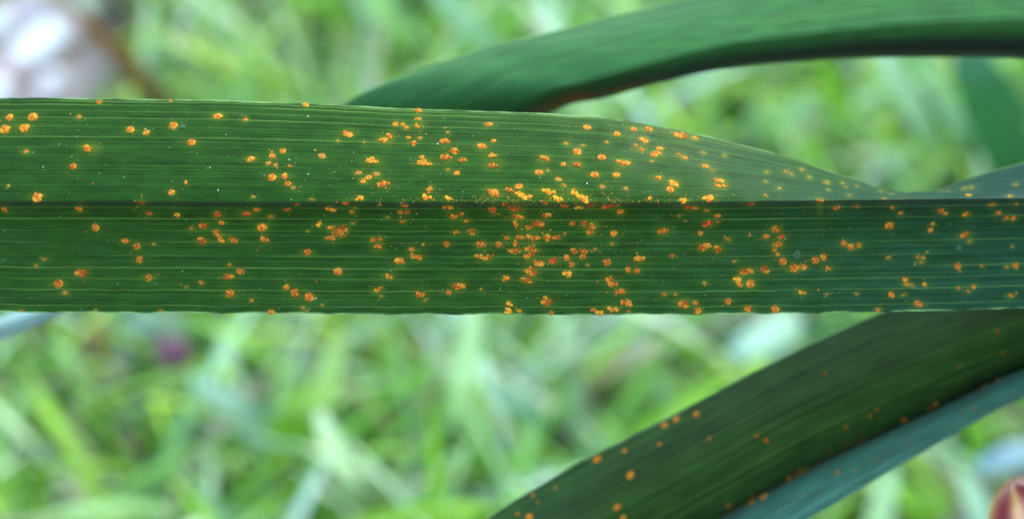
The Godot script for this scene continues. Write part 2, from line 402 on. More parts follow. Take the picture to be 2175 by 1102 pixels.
func rust_leaf() -> void:
	var list := pustule_list()
	var origin := blade(1087.5, 0.0)
	var t := thing("rusted_leaf", "long green cereal leaf covered in orange rust pustules, lying level across the whole picture", "leaf", origin)
	# blade
	var xs := []
	var x := -900.0
	while x < 3300.0:
		xs.append(x)
		x += 10.0 if x > -150.0 and x < 2330.0 else 40.0
	var vs := []
	for j in 61:
		vs.append(pow(1.0 - j / 60.0, 1.15))
	for j in range(1, 71):
		vs.append(-pow(j / 70.0, 1.7))
	var pts := PackedVector3Array()
	var uvs := PackedVector2Array()
	for px in xs:
		for v in vs:
			pts.append(blade(px, v))
			uvs.append(Vector2((px + 100.0) / 2375.0, 0.5 - 0.5 * v))
	var veins := []
	for v in [[0.81, 0.75], [0.625, 0.6], [0.875, 0.45], [0.935, 0.9], [0.97, 0.8], [0.52, 0.14], [0.44, 0.1], [0.34, 0.12], [0.24, 0.08], [0.15, 0.1], [0.72, 0.18], [0.58, 0.1]]:
		veins.append([0.5 - 0.5 * v[0], 1.2, v[1] * 0.85])
	for v in [[0.057, 0.5], [0.155, 0.9], [0.26, 0.42], [0.365, 0.62], [0.486, 0.55], [0.595, 0.92], [0.695, 0.55], [0.794, 0.8], [0.87, 0.3], [0.933, 0.7], [0.11, 0.12], [0.21, 0.12], [0.31, 0.15], [0.42, 0.16], [0.54, 0.14], [0.65, 0.16], [0.745, 0.14], [0.83, 0.16]]:
		veins.append([0.5 + 0.5 * v[0], 1.15, v[1] * 0.85])
	var halos := []
	var sx := W / 2375.0
	for p in list:
		var v := across(p[0], p[1])
		var wide: float = maxf(curve(p[0], MIDDLE) - curve(p[0], UPPER), 60.0) if v >= 0 else curve(p[0], LOWER) - curve(p[0], MIDDLE)
		var sy := H * 0.5 / wide
		var big: float = p[2]
		halos.append([(p[0] + 100.0) * sx, (0.5 - 0.5 * v) * H, big * rng.randf_range(1.5, 3.2) * sx, big * rng.randf_range(1.3, 1.9) * sy, rng.randf_range(0.2, 0.52)])
		halos.append([(p[0] + 100.0) * sx, (0.5 - 0.5 * v) * H, big * 4.4 * sx, big * 3.2 * sy, 0.08])
	var mat := leaf_material(leaf_maps(W, H, veins, halos, Color(0.0148, 0.053, 0.0058), 0.42, 5, 0.009, Color(0, 0, 0, 0), Color(0.11, 0.16, 0.008), Color(0.0092, 0.043, 0.0155)), 0.42, 0.14, 0.07)  # last colour paints the bluish sheen of the right end
	mat.texture_repeat = false
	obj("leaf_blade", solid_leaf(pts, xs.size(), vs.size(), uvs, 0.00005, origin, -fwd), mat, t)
	# pustules: the 300 largest are parts, the smaller ones one part
	list.sort_custom(func(a, b): return a[2] > b[2])
	var small := SurfaceTool.new()
	small.begin(Mesh.PRIMITIVE_TRIANGLES)
	for i in list.size():
		var p: Array = list[i]
		var v := across(p[0], p[1])
		var n := blade_normal(p[0], v)
		var r: float = p[2] * PX * (1.1 if p[3] != 2 else 0.85)
		var b := frame_on(n, rng.randf_range(-0.35, 0.35) + (PI if rng.randf() < 0.5 else 0.0))
		var stretch := rng.randf_range(0.95, 1.45) if p[3] != 0 else rng.randf_range(0.85, 1.25)
		var where := Transform3D(b * Basis.from_scale(Vector3(r * stretch, r * rng.randf_range(0.5, 0.85), r * rng.randf_range(0.8, 1.05))), blade(p[0], v) - n * (r * 0.06) - origin)
		var shaded_tone := 1 if rng.randf() < (0.78 if v < 0.0 else 0.2) else 0  # lower half mostly takes the copies with shade painted in
		if i < 300:
			obj("pustule", pustule_variant(p[3], shaded_tone), pustule_material, t).transform = where
		else:
			small.append_from(pustule_variant(p[3], shaded_tone), 0, where)
	obj("small_pustules", small.commit(), pustule_material, t).set_meta("kind", "stuff")
	# loose spores scattered on the blade, thick near the crowded middle
	var grain := SphereMesh.new()
	grain.radius = 1.0
	grain.height = 1.6
	grain.radial_segments = 5
	grain.rings = 2
	var spots := []
	for i in 2200:
		var px := 0.0
		var py := 0.0
		if i < 1300:
			var p: Array = list[rng.randi() % list.size()]
			px = p[0] + rng.randfn() * p[2] * 1.5
			py = p[1] + rng.randfn() * p[2] * 1.2
		elif i < 1760:
			px = 1190.0 + rng.randfn() * 170.0
			py = 429.0 - absf(rng.randfn()) * 13.0 + 6.0
		elif i < 2000:
			px = 1180.0 + rng.randfn() * 230.0
			py = 500.0 + rng.randfn() * 75.0
		else:
			px = rng.randf() * 2175.0
			py = rng.randf_range(230, 655)
		if px > -60 and px < 2240 and py > curve(px, UPPER) + 4 and py < curve(px, LOWER) - 3:
			spots.append([px, py, rng.randf_range(0.5, 1.2) if rng.randf() < 0.92 else rng.randf_range(1.2, 2.2)])
	dust("spore_dust", t, origin, grain, spots, [Color(0.5, 0.22, 0.02), Color(0.42, 0.13, 0.012), Color(0.34, 0.26, 0.04)])
	spots = []
	for i in 190:
		var px := 700.0 + rng.randfn() * 480.0
		var py := rng.randf_range(225, 660) if i % 2 else rng.randf_range(240, 430)
		if px > -60 and px < 2240 and py > curve(px, UPPER) + 5 and py < curve(px, LOWER) - 3:
			spots.append([px, py, rng.randf_range(0.6, 1.2) if rng.randf() < 0.88 else rng.randf_range(1.2, 2.0)])
	dust("dust_specks", t, origin, grain, spots, [Color(0.4, 0.44, 0.36), Color(0.3, 0.38, 0.2), Color(0.42, 0.4, 0.24)])
	# flakes of dead skin and dried residue
	var skin := matte(0.85, 0.15)
	for f in [[1693, 541, 11], [2037, 527, 8], [387, 269, 7]]:
		var v := across(f[0], f[1])
		var n := blade_normal(f[0], v)
		var st := SurfaceTool.new()
		st.begin(Mesh.PRIMITIVE_TRIANGLES)
		var rim := []
		for k in 14:
			var a := TAU * k / 14
			rim.append(Vector3(cos(a), 0.1 + 0.12 * rng.randf(), sin(a) * 1.1) * (0.55 + 0.5 * rng.randf()))
		for k in 14:
			for q in [Vector3(0, 0.05, 0), rim[k], rim[(k + 1) % 14], rim[k], rim[k] * 0.9 - Vector3(0, 0.14, 0), rim[(k + 1) % 14]]:
				st.set_color(Color(0.02, 0.06, 0.015) if q.length() < 0.3 else Color(0.07, 0.115, 0.06))
				st.add_vertex(q)
		st.generate_normals()
		obj("skin_flake", st.commit(), skin, t).transform = Transform3D(frame_on(n, rng.randf() * TAU) * Basis.from_scale(Vector3.ONE * f[2] * PX), blade(f[0], v) + n * 0.00001 - origin)


func dust(called: String, t: Node3D, origin: Vector3, grain: Mesh, spots: Array, colors: Array) -> void:
	var mm := MultiMesh.new()
	mm.transform_format = MultiMesh.TRANSFORM_3D
	mm.use_colors = true
	mm.mesh = grain
	mm.instance_count = spots.size()
	for i in spots.size():
		var s: Array = spots[i]
		var v := across(s[0], s[1])
		var n := blade_normal(s[0], v)
		var r: float = s[2] * PX
		mm.set_instance_transform(i, Transform3D(frame_on(n, rng.randf() * TAU) * Basis.from_scale(Vector3(r * rng.randf_range(0.8, 1.5), r * 0.8, r)), blade(s[0], v) + n * r * 0.2 - origin))
		mm.set_instance_color(i, colors[rng.randi() % colors.size()] * rng.randf_range(0.7, 1.1))
	var o := MultiMeshInstance3D.new()
	o.name = called
	o.multimesh = mm
	o.material_override = matte(0.8)
	o.set_meta("kind", "stuff")
	t.add_child(o, true)


# ---------------------------------------------------------------- leaves behind: three rails (edge, midrib, edge), each [x, y, depth]
func rail_point(rails: Array, tt: float, v: float, bulge_a: float, bulge_b: float) -> Vector3:     # v 0..1 from first edge to second, midrib at 0.5
	var f := spline(rails[1], tt)
	var along := (spline(rails[1], minf(tt + 0.05, rails[1].size() - 1.001)) - spline(rails[1], maxf(tt - 0.05, 0.0))).normalized()
	var e := spline(rails[0], tt) if v < 0.5 else spline(rails[2], tt)
	var s := 1.0 - 2.0 * v if v < 0.5 else 2.0 * v - 1.0
	var side := (e - f)
	var n := along.cross(side).normalized() * (-1.0 if v < 0.5 else 1.0)
	if n.dot(-fwd) < 0.0:
		n = -n
	return f + side * s + n * ((bulge_a if v < 0.5 else bulge_b) * side.length() * 4.0 * s * (1.0 - s))


func rail_leaf(called: String, label: String, rails_px: Array, bulge_a: float, bulge_b: float, mat: Material, steps: int, nv: int) -> Array:
	var rails := []
	for r in rails_px:
		var w := []
		for p in r:
			w.append(at(p[0], p[1], p[2]))
		rails.append(w)
	var n: int = rails[0].size()
	var origin: Vector3 = rails[1][n / 2]
	var pts := PackedVector3Array()
	var uvs := PackedVector2Array()
	var nu := (n - 1) * steps + 1
	for i in nu:
		for j in nv:
			var tt := minf(float(i) / steps, n - 1.0001)
			pts.append(rail_point(rails, tt, float(j) / (nv - 1), bulge_a, bulge_b))
			uvs.append(Vector2(tt / 6.0, float(j) / (nv - 1)))
	var t := thing(called, label, "leaf", origin)
	obj("leaf_blade", solid_leaf(pts, nu, nv, uvs, 0.00022, origin, -fwd), mat, t)
	return [t, rails, pts, nu, nv, origin]


func nearest_on(leaf: Array, px: float, py: float) -> Array:       # point and normal of a leaf's grid where it shows at that pixel
	var best := 1e9
	var at_ := 0
	var pts: PackedVector3Array = leaf[2]
	for k in pts.size():
		var d := pts[k] - eye
		var z := d.dot(fwd)
		var e := Vector2(d.dot(right) / z * DIST / PX + 1087.5 - px, 551.0 - d.dot(up) / z * DIST / PX - py).length_squared()
		if e < best:
			best = e
			at_ = k
	var nv: int = leaf[4]
	var i := clampi(at_ / nv, 1, leaf[3] - 2)
	var j := clampi(at_ % nv, 1, nv - 2)
	var k := i * nv + j
	var n := (pts[k + nv] - pts[k - nv]).cross(pts[k + 1] - pts[k - 1]).normalized()
	if n.dot(fwd) > 0.0:
		n = -n
	return [pts[k], n]


func spots_on(leaf: Array, spots: Array) -> void:
	for s in spots:
		var q := nearest_on(leaf, s[0], s[1])
		var r: float = s[2] * PX * (1.3 if s[3] == 3 else 0.82)
		var n: Vector3 = q[1]
		obj("pustule", pustule_variant(s[3]), pustule_material, leaf[0]).transform = Transform3D(frame_on(n, 0.5 + rng.randf_range(-0.3, 0.3)) * Basis.from_scale(Vector3(r * rng.randf_range(0.9, 1.5), r * 0.7, r)), q[0] + n * r * 0.12 - leaf[5])


func other_leaves() -> void:
	var veins := []
	for i in 26:
		veins.append([(i + 0.6) / 26.5, 1.2, 0.08 + 0.3 * rng.randf()])
	veins.append([0.5, 2.0, 0.25])  # pale midrib, also painting in the lit rim along the fold
	var faint := []
	for v in veins:
		faint.append([v[0], v[1], v[2] * 0.55])
	var upper_mat := leaf_material(leaf_maps(1024, 320, veins, [[420, 212, 90, 45, 0.9], [350, 215, 50, 45, 0.7], [520, 230, 110, 30, 0.6]], Color(0.024, 0.105, 0.022), 0.16, 21, 0.012, Color(0.0035, 0.011, 0.008, 0.5), Color(0.17, 0.08, 0.012)), 0.45, 0.24, 0.02)  # the near-black colour paints shade onto the lower half
	var lower_maps := leaf_maps(1024, 320, faint, [[560, 160, 400, 7, 0.7], [300, 161, 120, 5, 0.5]], Color(0.0165, 0.048, 0.0065), 0.6, 31, 0.006, Color(0.045, 0.135, 0.08), Color(0.14, 0.07, 0.008))  # the pale blue-green paints sky reflection onto the strip below the fold
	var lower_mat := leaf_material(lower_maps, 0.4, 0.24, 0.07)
	# arching leaf at the upper right
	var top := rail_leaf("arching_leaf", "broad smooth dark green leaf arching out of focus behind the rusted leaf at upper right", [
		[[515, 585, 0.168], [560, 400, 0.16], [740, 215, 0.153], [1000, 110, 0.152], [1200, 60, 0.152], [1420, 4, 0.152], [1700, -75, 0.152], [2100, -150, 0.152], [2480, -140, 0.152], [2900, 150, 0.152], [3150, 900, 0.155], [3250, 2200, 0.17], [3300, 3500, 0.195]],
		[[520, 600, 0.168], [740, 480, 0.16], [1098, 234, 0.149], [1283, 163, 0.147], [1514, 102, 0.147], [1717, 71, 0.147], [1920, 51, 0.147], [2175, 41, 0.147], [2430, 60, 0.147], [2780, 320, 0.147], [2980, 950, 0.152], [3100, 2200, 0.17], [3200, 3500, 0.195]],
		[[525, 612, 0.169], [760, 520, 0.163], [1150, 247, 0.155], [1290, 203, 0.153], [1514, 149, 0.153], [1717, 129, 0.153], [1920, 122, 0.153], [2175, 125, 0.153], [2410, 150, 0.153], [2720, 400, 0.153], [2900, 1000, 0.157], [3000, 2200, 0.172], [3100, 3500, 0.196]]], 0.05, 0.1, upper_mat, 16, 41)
	spots_on(top, [[1215, 212, 8, 4], [1245, 203, 6, 4], [1180, 222, 6, 4], [1290, 190, 4, 4]])
	# drooping leaf at the lower right
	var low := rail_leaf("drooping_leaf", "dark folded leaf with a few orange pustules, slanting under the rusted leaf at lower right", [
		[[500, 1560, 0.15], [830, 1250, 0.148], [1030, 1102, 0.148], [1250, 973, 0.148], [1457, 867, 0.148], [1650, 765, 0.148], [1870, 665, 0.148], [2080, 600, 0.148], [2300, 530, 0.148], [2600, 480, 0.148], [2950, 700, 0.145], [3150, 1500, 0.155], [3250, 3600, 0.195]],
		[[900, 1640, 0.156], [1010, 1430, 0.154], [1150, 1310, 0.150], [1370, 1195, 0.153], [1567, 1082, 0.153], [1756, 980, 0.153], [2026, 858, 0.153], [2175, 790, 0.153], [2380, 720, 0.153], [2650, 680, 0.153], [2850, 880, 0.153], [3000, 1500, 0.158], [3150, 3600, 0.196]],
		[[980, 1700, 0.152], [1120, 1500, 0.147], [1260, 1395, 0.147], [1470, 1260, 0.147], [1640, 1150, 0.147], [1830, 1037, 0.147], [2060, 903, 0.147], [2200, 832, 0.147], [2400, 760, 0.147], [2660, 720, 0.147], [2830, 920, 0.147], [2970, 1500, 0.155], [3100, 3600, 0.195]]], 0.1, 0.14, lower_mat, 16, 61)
	var s := []
	for w in [
		[1000, 850, [1185, 565, 45, 0, 1155, 520, 25, 2, 1390, 465, 35, 2, 1790, 220, 42, 2, 1910, 195, 40, 2, 1470, 712, 48, 0, 1365, 995, 48, 0, 1395, 1085, 36, 0, 565, 1065, 50, 0, 570, 905, 25, 2, 655, 945, 18, 2, 750, 810, 20, 2, 430, 1035, 22, 2, 1735, 415, 25, 2]],
		[1440, 850, [155, 155, 45, 2, 750, 305, 25, 4, 820, 385, 34, 4, 320, 360, 20, 2, 1562, 245, 26, 4, 455, 975, 38, 2, 640, 960, 24, 3, 690, 945, 24, 3, 795, 900, 38, 3, 1095, 720, 28, 3, 1310, 605, 22, 3, 1455, 535, 22, 2, 1485, 675, 34, 2, 1820, 110, 18, 4]],
		[1735, 650, [1265, 905, 32, 3, 1558, 750, 26, 3, 1650, 700, 20, 3, 1695, 690, 18, 3, 1725, 440, 24, 4, 1700, 215, 20, 4, 1350, 560, 16, 4, 525, 1000, 22, 4, 60, 640, 18, 4, 1460, 955, 20, 2]],
	]:
		var a: Array = w[2]
		for i in range(0, a.size(), 4):
			s.append([w[0] + a[i] / 4.373, w[1] + a[i + 1] / 4.373, a[i + 2] / 4.373, a[i + 3]])
	for i in 30:        # crumbs of rust gathered along the fold
		var f := pow(rng.randf(), 1.3)
		s.append([lerpf(1575.0, 2150.0, f) + rng.randf_range(-6, 6), lerpf(1078.0, 800.0, f) + rng.randf_range(-9, 1) - 14.0 * sin(f * PI), rng.randf_range(2.0, 5.0), 3 if rng.randf() < 0.7 else 4])
	for i in 14:        # pale flecks on the strip below the fold
		var f := rng.randf()
		s.append([lerpf(1650.0, 2150.0, f), lerpf(1080.0, 815.0, f) + rng.randf_range(-4, 14), rng.randf_range(1.5, 4.0), 2])
	spots_on(low, s)
	# pale leaf peeping out at the lower left
	var veins2 := []
	for i in 12:
		veins2.append([(i + 0.6) / 12.5, 1.6, 0.3 + 0.4 * rng.randf()])
	var pale := leaf_material(leaf_maps(256, 96, veins2, [], Color(0.2, 0.34, 0.3), 0.3, 41, 0.02), 0.4, 0.5)
	rail_leaf("pale_leaf", "narrow pale blue-green leaf showing below the rusted leaf at the left edge", [
		[[-1300, 3000, 0.2], [-700, 1500, 0.18], [-300, 860, 0.168], [-100, 718, 0.165], [0, 672, 0.164], [90, 640, 0.164], [250, 590, 0.165], [420, 560, 0.168]],
		[[-1270, 3010, 0.2], [-670, 1510, 0.18], [-280, 875, 0.167], [-85, 735, 0.164], [15, 690, 0.163], [100, 658, 0.163], [255, 602, 0.164], [422, 562, 0.168]],
		[[-1240, 3020, 0.2], [-640, 1520, 0.18], [-260, 892, 0.168], [-70, 755, 0.165], [30, 712, 0.164], [112, 676, 0.164], [260, 614, 0.165], [424, 564, 0.168]]], 0.08, 0.08, pale, 10, 21)


# ---------------------------------------------------------------- lawn
func ribbon(st: Array, path: Array, width: float, side: Vector3, color: Color, tip_color: Color, keel: float, blunt := 0.0) -> void:      # st = [positions, colours, indices, normals]
	var n := path.size()
	var first: int = st[0].size()
	for i in n:
		var t := float(i) / (n - 1)
		var go: Vector3 = (path[mini(i + 1, n - 1)] - path[maxi(i - 1, 0)]).normalized()
		var s := side.slide(go).normalized()
		var nn := s.cross(go).normalized()
		var w := width * 0.5 * maxf(minf(1.0, 0.55 + t * 2.5) * sqrt(maxf(0.0, 1.0 - pow(t, 2.2))), blunt)
		var c := color.lerp(tip_color, t)
		for k in 3:
			st[0].append(path[i] + s * (w * (k - 1)) - nn * (keel * w * (1.0 if k == 1 else 0.0)))
			st[1].append(c)
			st[3].append((nn + s * (0.5 * (k - 1) * -keel * 2.0)).normalized())
		if i < n - 1:
			for k in 2:
				var a := first + i * 3 + k
				st[2].append_array([a, a + 3, a + 1, a + 1, a + 3, a + 4])


func ribbon_mesh(st: Array) -> ArrayMesh:
	var arr := []
	arr.resize(Mesh.ARRAY_MAX)
	arr[Mesh.ARRAY_VERTEX] = PackedVector3Array(st[0])
	arr[Mesh.ARRAY_COLOR] = PackedColorArray(st[1])
	arr[Mesh.ARRAY_INDEX] = PackedInt32Array(st[2])
	arr[Mesh.ARRAY_NORMAL] = PackedVector3Array(st[3])
	var m := ArrayMesh.new()
	m.add_surface_from_arrays(Mesh.PRIMITIVE_TRIANGLES, arr)
	return m


var grass_material: StandardMaterial3D
var kept := {}        # cells of the lawn where a singled-out thing stands, with its distance: no lawn grass grows in front of it


func keep(p: Vector3, reach := 1) -> void:
	var d := p - eye
	var z := d.dot(fwd)
	var c := Vector2i(floori(d.dot(right) / z * 230.0), floori(d.dot(up) / z * 230.0))
	for i in range(-reach, reach + 1):
		for j in range(-reach, reach + 1):
			var k := c + Vector2i(i, j)
			kept[k] = maxf(kept.get(k, 0.0), z)


func hides(p: Vector3) -> bool:
	var d := p - eye
	var z := d.dot(fwd)
	return z > 0.0 and kept.get(Vector2i(floori(d.dot(right) / z * 230.0), floori(d.dot(up) / z * 230.0)), 0.0) > z - 0.002


func lawn() -> void:
	var ground_mat := StandardMaterial3D.new()
	var tex := NoiseTexture2D.new()
	tex.width = 512
	tex.height = 512
	tex.seamless = true
	var fn := FastNoiseLite.new()
	fn.seed = 3
	fn.frequency = 0.02
	fn.fractal_octaves = 5
	tex.noise = fn
	var ramp := Gradient.new()
	ramp.set_color(0, Color(0.018, 0.012, 0.014).linear_to_srgb())
	ramp.set_color(1, Color(0.07, 0.052, 0.05).linear_to_srgb())
	tex.color_ramp = ramp
	ground_mat.albedo_texture = tex
	ground_mat.uv1_triplanar = true
	ground_mat.uv1_world_triplanar = true
	ground_mat.uv1_scale = Vector3.ONE * 9.0
	ground_mat.roughness = 1.0
	var plane := PlaneMesh.new()
	plane.size = Vector2(80, 80)
	obj("ground", plane, ground_mat).set_meta("kind", "structure")
	var greens := [Color(0.16, 0.36, 0.04), Color(0.23, 0.45, 0.03), Color(0.12, 0.28, 0.03), Color(0.32, 0.5, 0.07), Color(0.18, 0.4, 0.03), Color(0.5, 0.62, 0.45), Color(0.22, 0.42, 0.16), Color(0.4, 0.55, 0.34), Color(0.3, 0.26, 0.16)]
	var st := [[], [], [], []]
	for i in 32000:
		var near := i < 25000
		var p := Vector3(rng.randf_range(-0.2, 0.2), 0, rng.randf_range(-0.5, -0.13)) if near else Vector3(rng.randf_range(-0.6, 0.6), 0, rng.randf_range(-1.0, 0.1))
		if not near and absf(p.x) < 0.2 and p.z > -0.5 and p.z < -0.13:
			continue
		if bare(p) or p.z > -0.165 + 0.02 * noise.get_noise_2d(p.x * 900.0, 40.0):      # and none on the unseen near side, cleared to cut light bounced upward
			continue
		if p.x > 0.012 and (rng.randf() < 0.45 or noise.get_noise_2d(p.x * 3500.0, p.z * 3500.0) > 0.12):
			continue
		var a := rng.randf() * TAU
		var lean := Vector3(cos(a), 0, sin(a))
		var length := rng.randf_range(0.022, 0.062)
		var droop := rng.randf_range(0.25, 1.5)
		var start := rng.randf_range(0.05, 0.7)
		var path := [p]
		var q := p
		for s in 7:
			var ang := start + droop * s / 6.0
			q += (Vector3.UP * cos(ang) + lean * sin(ang)) * (length / 7.0)
			q.y = maxf(q.y, 0.002)
			path.append(q)
		var open := true
		for s in path:
			if hides(s):
				open = false
				break
		if not open:
			continue
		var side := lean.cross(Vector3.UP).rotated(Vector3.UP, rng.randf_range(-0.6, 0.6))
		var c: Color = greens[rng.randi() % greens.size()] * rng.randf_range(0.7, 1.35)
		ribbon(st, path, rng.randf_range(0.001, 0.003), side, c * 0.9, c * 1.1, 0.3)
	var o := obj("lawn_grass", ribbon_mesh(st), grass_material)
	o.set_meta("kind", "stuff")
	tag(o, "soft green lawn grass growing out of focus below the leaves", "grass")


func bare(p: Vector3) -> bool:      # the stony patch at the upper left, and what stands in front of it
	var c := over(60, 100, 0.0)
	return Vector2((p.x - c.x) / 0.022, (p.z - c.z - 0.028) / 0.06).length() < 1.0


func grass_blade(label: String, pts: Array, width: float, color: Color, group := "", called := "grass_blade", category := "grass blade") -> void:      # pts: [x, y, height], root first
	var w := []
	for p in pts:
		w.append(over(p[0], p[1], p[2]))
	var path := []
	var n := (w.size() - 1) * 6
	for i in n + 1:
		path.append(spline(w, minf(float(i) / 6.0, w.size() - 1.0001)))
	var origin: Vector3 = path[0]
	for i in path.size():
		keep(path[i], 0)
		path[i] -= origin
	var go: Vector3 = path[n] - path[0]
	var st := [[], [], [], []]
	ribbon(st, path, width, go.cross(fwd), color * 0.95, color * 1.05, 0.3)
	var o := obj(called, ribbon_mesh(st), grass_material)
	o.position = origin
	tag(o, label, category, group)


func lawn_things() -> void:
	var mint := Color(0.46, 0.62, 0.52)
	var soft := Color(0.36, 0.55, 0.34)
	grass_blade("pale mint grass blade standing straight up below the middle of the rusted leaf", [[958, 1030, 0.0], [968, 930, 0.02], [980, 820, 0.042], [1004, 700, 0.066], [1020, 630, 0.078]], 0.0042, mint)
	grass_blade("whitish shining grass blade leaning left near the bottom edge, left of centre", [[800, 1125, 0.004], [748, 1034, 0.026], [715, 965, 0.04], [688, 905, 0.05], [680, 870, 0.054]], 0.0032, Color(0.74, 0.82, 0.74))
	grass_blade("pale blue-green blade lying slantwise right of the purple flower", [[620, 945, 0.012], [572, 910, 0.024], [500, 865, 0.034], [435, 822, 0.04], [405, 800, 0.042]], 0.0042, mint)
	grass_blade("dry beige grass blade curving among the green below the leaf", [[1215, 880, 0.006], [1240, 822, 0.018], [1300, 772, 0.03], [1370, 745, 0.036], [1430, 735, 0.038]], 0.004, Color(0.42, 0.36, 0.3), "", "dry_grass_blade")
	grass_blade("short mint blade above the dark gap left of the drooping leaf", [[1185, 930, 0.012], [1150, 900, 0.022], [1105, 865, 0.03], [1060, 835, 0.035]], 0.005, Color(0.3, 0.46, 0.36))
	grass_blade("thin grey-green stem beside the dark gap left of the drooping leaf", [[1190, 985, 0.004], [1195, 930, 0.016], [1212, 860, 0.03], [1240, 790, 0.042]], 0.0026, Color(0.26, 0.34, 0.3))
	grass_blade("left of two pale blades crossing below the arching leaf at right", [[2030, 400, 0.006], [1984, 315, 0.022], [1953, 247, 0.036], [1916, 190, 0.046], [1885, 130, 0.056], [1870, 90, 0.06]], 0.0046, mint, "")
	grass_blade("right of two pale blades crossing below the arching leaf at right", [[2140, 370, 0.006], [2086, 308, 0.018], [2030, 255, 0.032], [1990, 190, 0.044], [1955, 110, 0.058]], 0.004, Color(0.36, 0.56, 0.38), "")
	grass_blade("whitish blade lying just above the narrow waist of the rusted leaf", [[2010, 345, 0.01], [1973, 344, 0.014], [1894, 348, 0.02], [1845, 380, 0.022], [1815, 410, 0.022]], 0.0026, Color(0.55, 0.72, 0.55))
	grass_blade("grey-green blade slanting down to the arching leaf from the top edge", [[1060, 125, 0.03], [1030, 92, 0.036], [985, 42, 0.046], [935, -8, 0.054], [905, -40, 0.058]], 0.0046, Color(0.32, 0.5, 0.36))
	grass_blade("soft green blade falling from the top edge left of the arching leaf", [[865, 150, 0.02], [845, 100, 0.03], [820, 40, 0.042], [797, -20, 0.054], [785, -50, 0.058]], 0.0046, soft)
	grass_blade("brown dead stem slanting down to the rusted leaf at upper left", [[370, 260, 0.02], [318, 190, 0.03], [258, 118, 0.04], [191, 58, 0.05], [140, 5, 0.056]], 0.0036, Color(0.2, 0.075, 0.03), "", "dead_stem", "stem")
	grass_blade("pale horizontal blade just under the rusted leaf, above the purple flower", [[440, 690, 0.02], [390, 686, 0.024], [320, 684, 0.028], [250, 690, 0.028]], 0.0044, Color(0.5, 0.64, 0.5))
	grass_blade("yellow-green blade arching over left of the straight pale blade", [[585, 910, 0.018], [620, 875, 0.03], [675, 845, 0.04], [705, 775, 0.046], [712, 715, 0.05]], 0.0052, Color(0.3, 0.44, 0.14))
	grass_blade("broad bright yellow-green blade at the bottom, behind the whitish shining blade", [[720, 1060, 0.008], [690, 990, 0.02], [655, 945, 0.028], [605, 915, 0.034], [560, 905, 0.036]], 0.006, Color(0.17, 0.36, 0.02))
	grass_blade("broad dark green leaf blade at the right edge under the arching leaf", [[2200, 400, 0.02], [2165, 330, 0.034], [2120, 250, 0.046], [2080, 170, 0.056], [2050, 90, 0.06]], 0.012, Color(0.03, 0.13, 0.045))
	grass_blade("bluish blade near the right edge below the drooping leaf", [[2260, 940, 0.03], [2180, 962, 0.036], [2120, 978, 0.038], [2070, 1000, 0.036]], 0.0038, Color(0.25, 0.38, 0.42))
	grass_blade("mint blade under the drooping leaf beside the pink bud", [[2110, 1180, 0.02], [2088, 1110, 0.03], [2072, 1060, 0.036], [2040, 1000, 0.044]], 0.004, mint)
	grass_blade("pale mint blade under the drooping leaf near the bottom edge", [[1865, 1180, 0.02], [1868, 1110, 0.032], [1880, 1050, 0.042], [1900, 990, 0.05]], 0.0042, mint)
	grass_blade("yellow-green blade slanting in the gap between arching and rusted leaf", [[1850, 370, 0.006], [1815, 320, 0.016], [1790, 250, 0.03], [1770, 190, 0.04], [1745, 130, 0.05]], 0.0058, Color(0.17, 0.36, 0.03))
	grass_blade("pale blade touching the upper margin of the rusted leaf right of the arching leaf", [[1580, 300, 0.016], [1640, 270, 0.024], [1690, 240, 0.03], [1730, 205, 0.034]], 0.005, Color(0.28, 0.46, 0.3))
	grass_blade("small pale blade below the right part of the rusted leaf, before the drooping leaf", [[1700, 680, 0.03], [1650, 705, 0.034], [1590, 735, 0.036], [1550, 745, 0.036]], 0.0052, Color(0.36, 0.56, 0.42))
	# purple flower
	var f := thing("purple_flower", "small purple-pink flower head low in the grass under the left part of the rusted leaf", "flower", over(362, 790, 0.0))
	var head := over(360, 752, 0.03) - f.position
	keep(head + f.position, 2)
	obj("stem", tube(Vector3.ZERO, head, 0.0007, Color(0.14, 0.22, 0.06)), grass_material, f)
	var petal := SurfaceTool.new()
	petal.begin(Mesh.PRIMITIVE_TRIANGLES)
	for i in 5:
		var a := i * TAU / 5
	for q in [[Vector3(0, 0, 0), 0], [Vector3(0.5, 1, 0.2), 1], [Vector3(-0.5, 1, 0.2), 1], [Vector3(0.5, 1, 0.2), 1], [Vector3(0, 2, 0), 1], [Vector3(-0.5, 1, 0.2), 1]]:
		petal.set_color(Color(0.36, 0.16, 0.24) if q[1] else Color(0.24, 0.08, 0.14))
		petal.add_vertex(q[0] * 0.0012)
	petal.generate_normals()
	var pm := petal.commit()
	var pmat := matte(0.7)
	for i in 40:
		var y := 1.0 - 1.7 * (i + 0.5) / 40
		var a := i * 2.39996
		var d := Vector3(cos(a) * sqrt(1 - y * y), y, sin(a) * sqrt(1 - y * y))
		var b := Basis(Quaternion(Vector3.UP, d))
		obj("petal", pm, pmat, f).transform = Transform3D(b, head + d * 0.0008)
	# orange leaf tip
	grass_blade("yellow-orange withered leaf tip in the grass at lower left", [[218, 790, 0.016], [216, 760, 0.022], [212, 730, 0.028], [215, 690, 0.032]], 0.0032, Color(0.5, 0.28, 0.05), "", "withered_leaf", "leaf")
	# pale pebbles in the upper left corner, on a patch of pale sand
	var sand := lump(77, Color(0.8, 0.58, 0.48))
	var so := obj("sand_patch", sand, matte(0.95))
	so.transform = Transform3D(Basis.from_scale(Vector3(0.019, 0.009, 0.028)), over(48, 110, 0.0))
	so.set_meta("kind", "structure")
	var pebble_mat := matte(0.7)
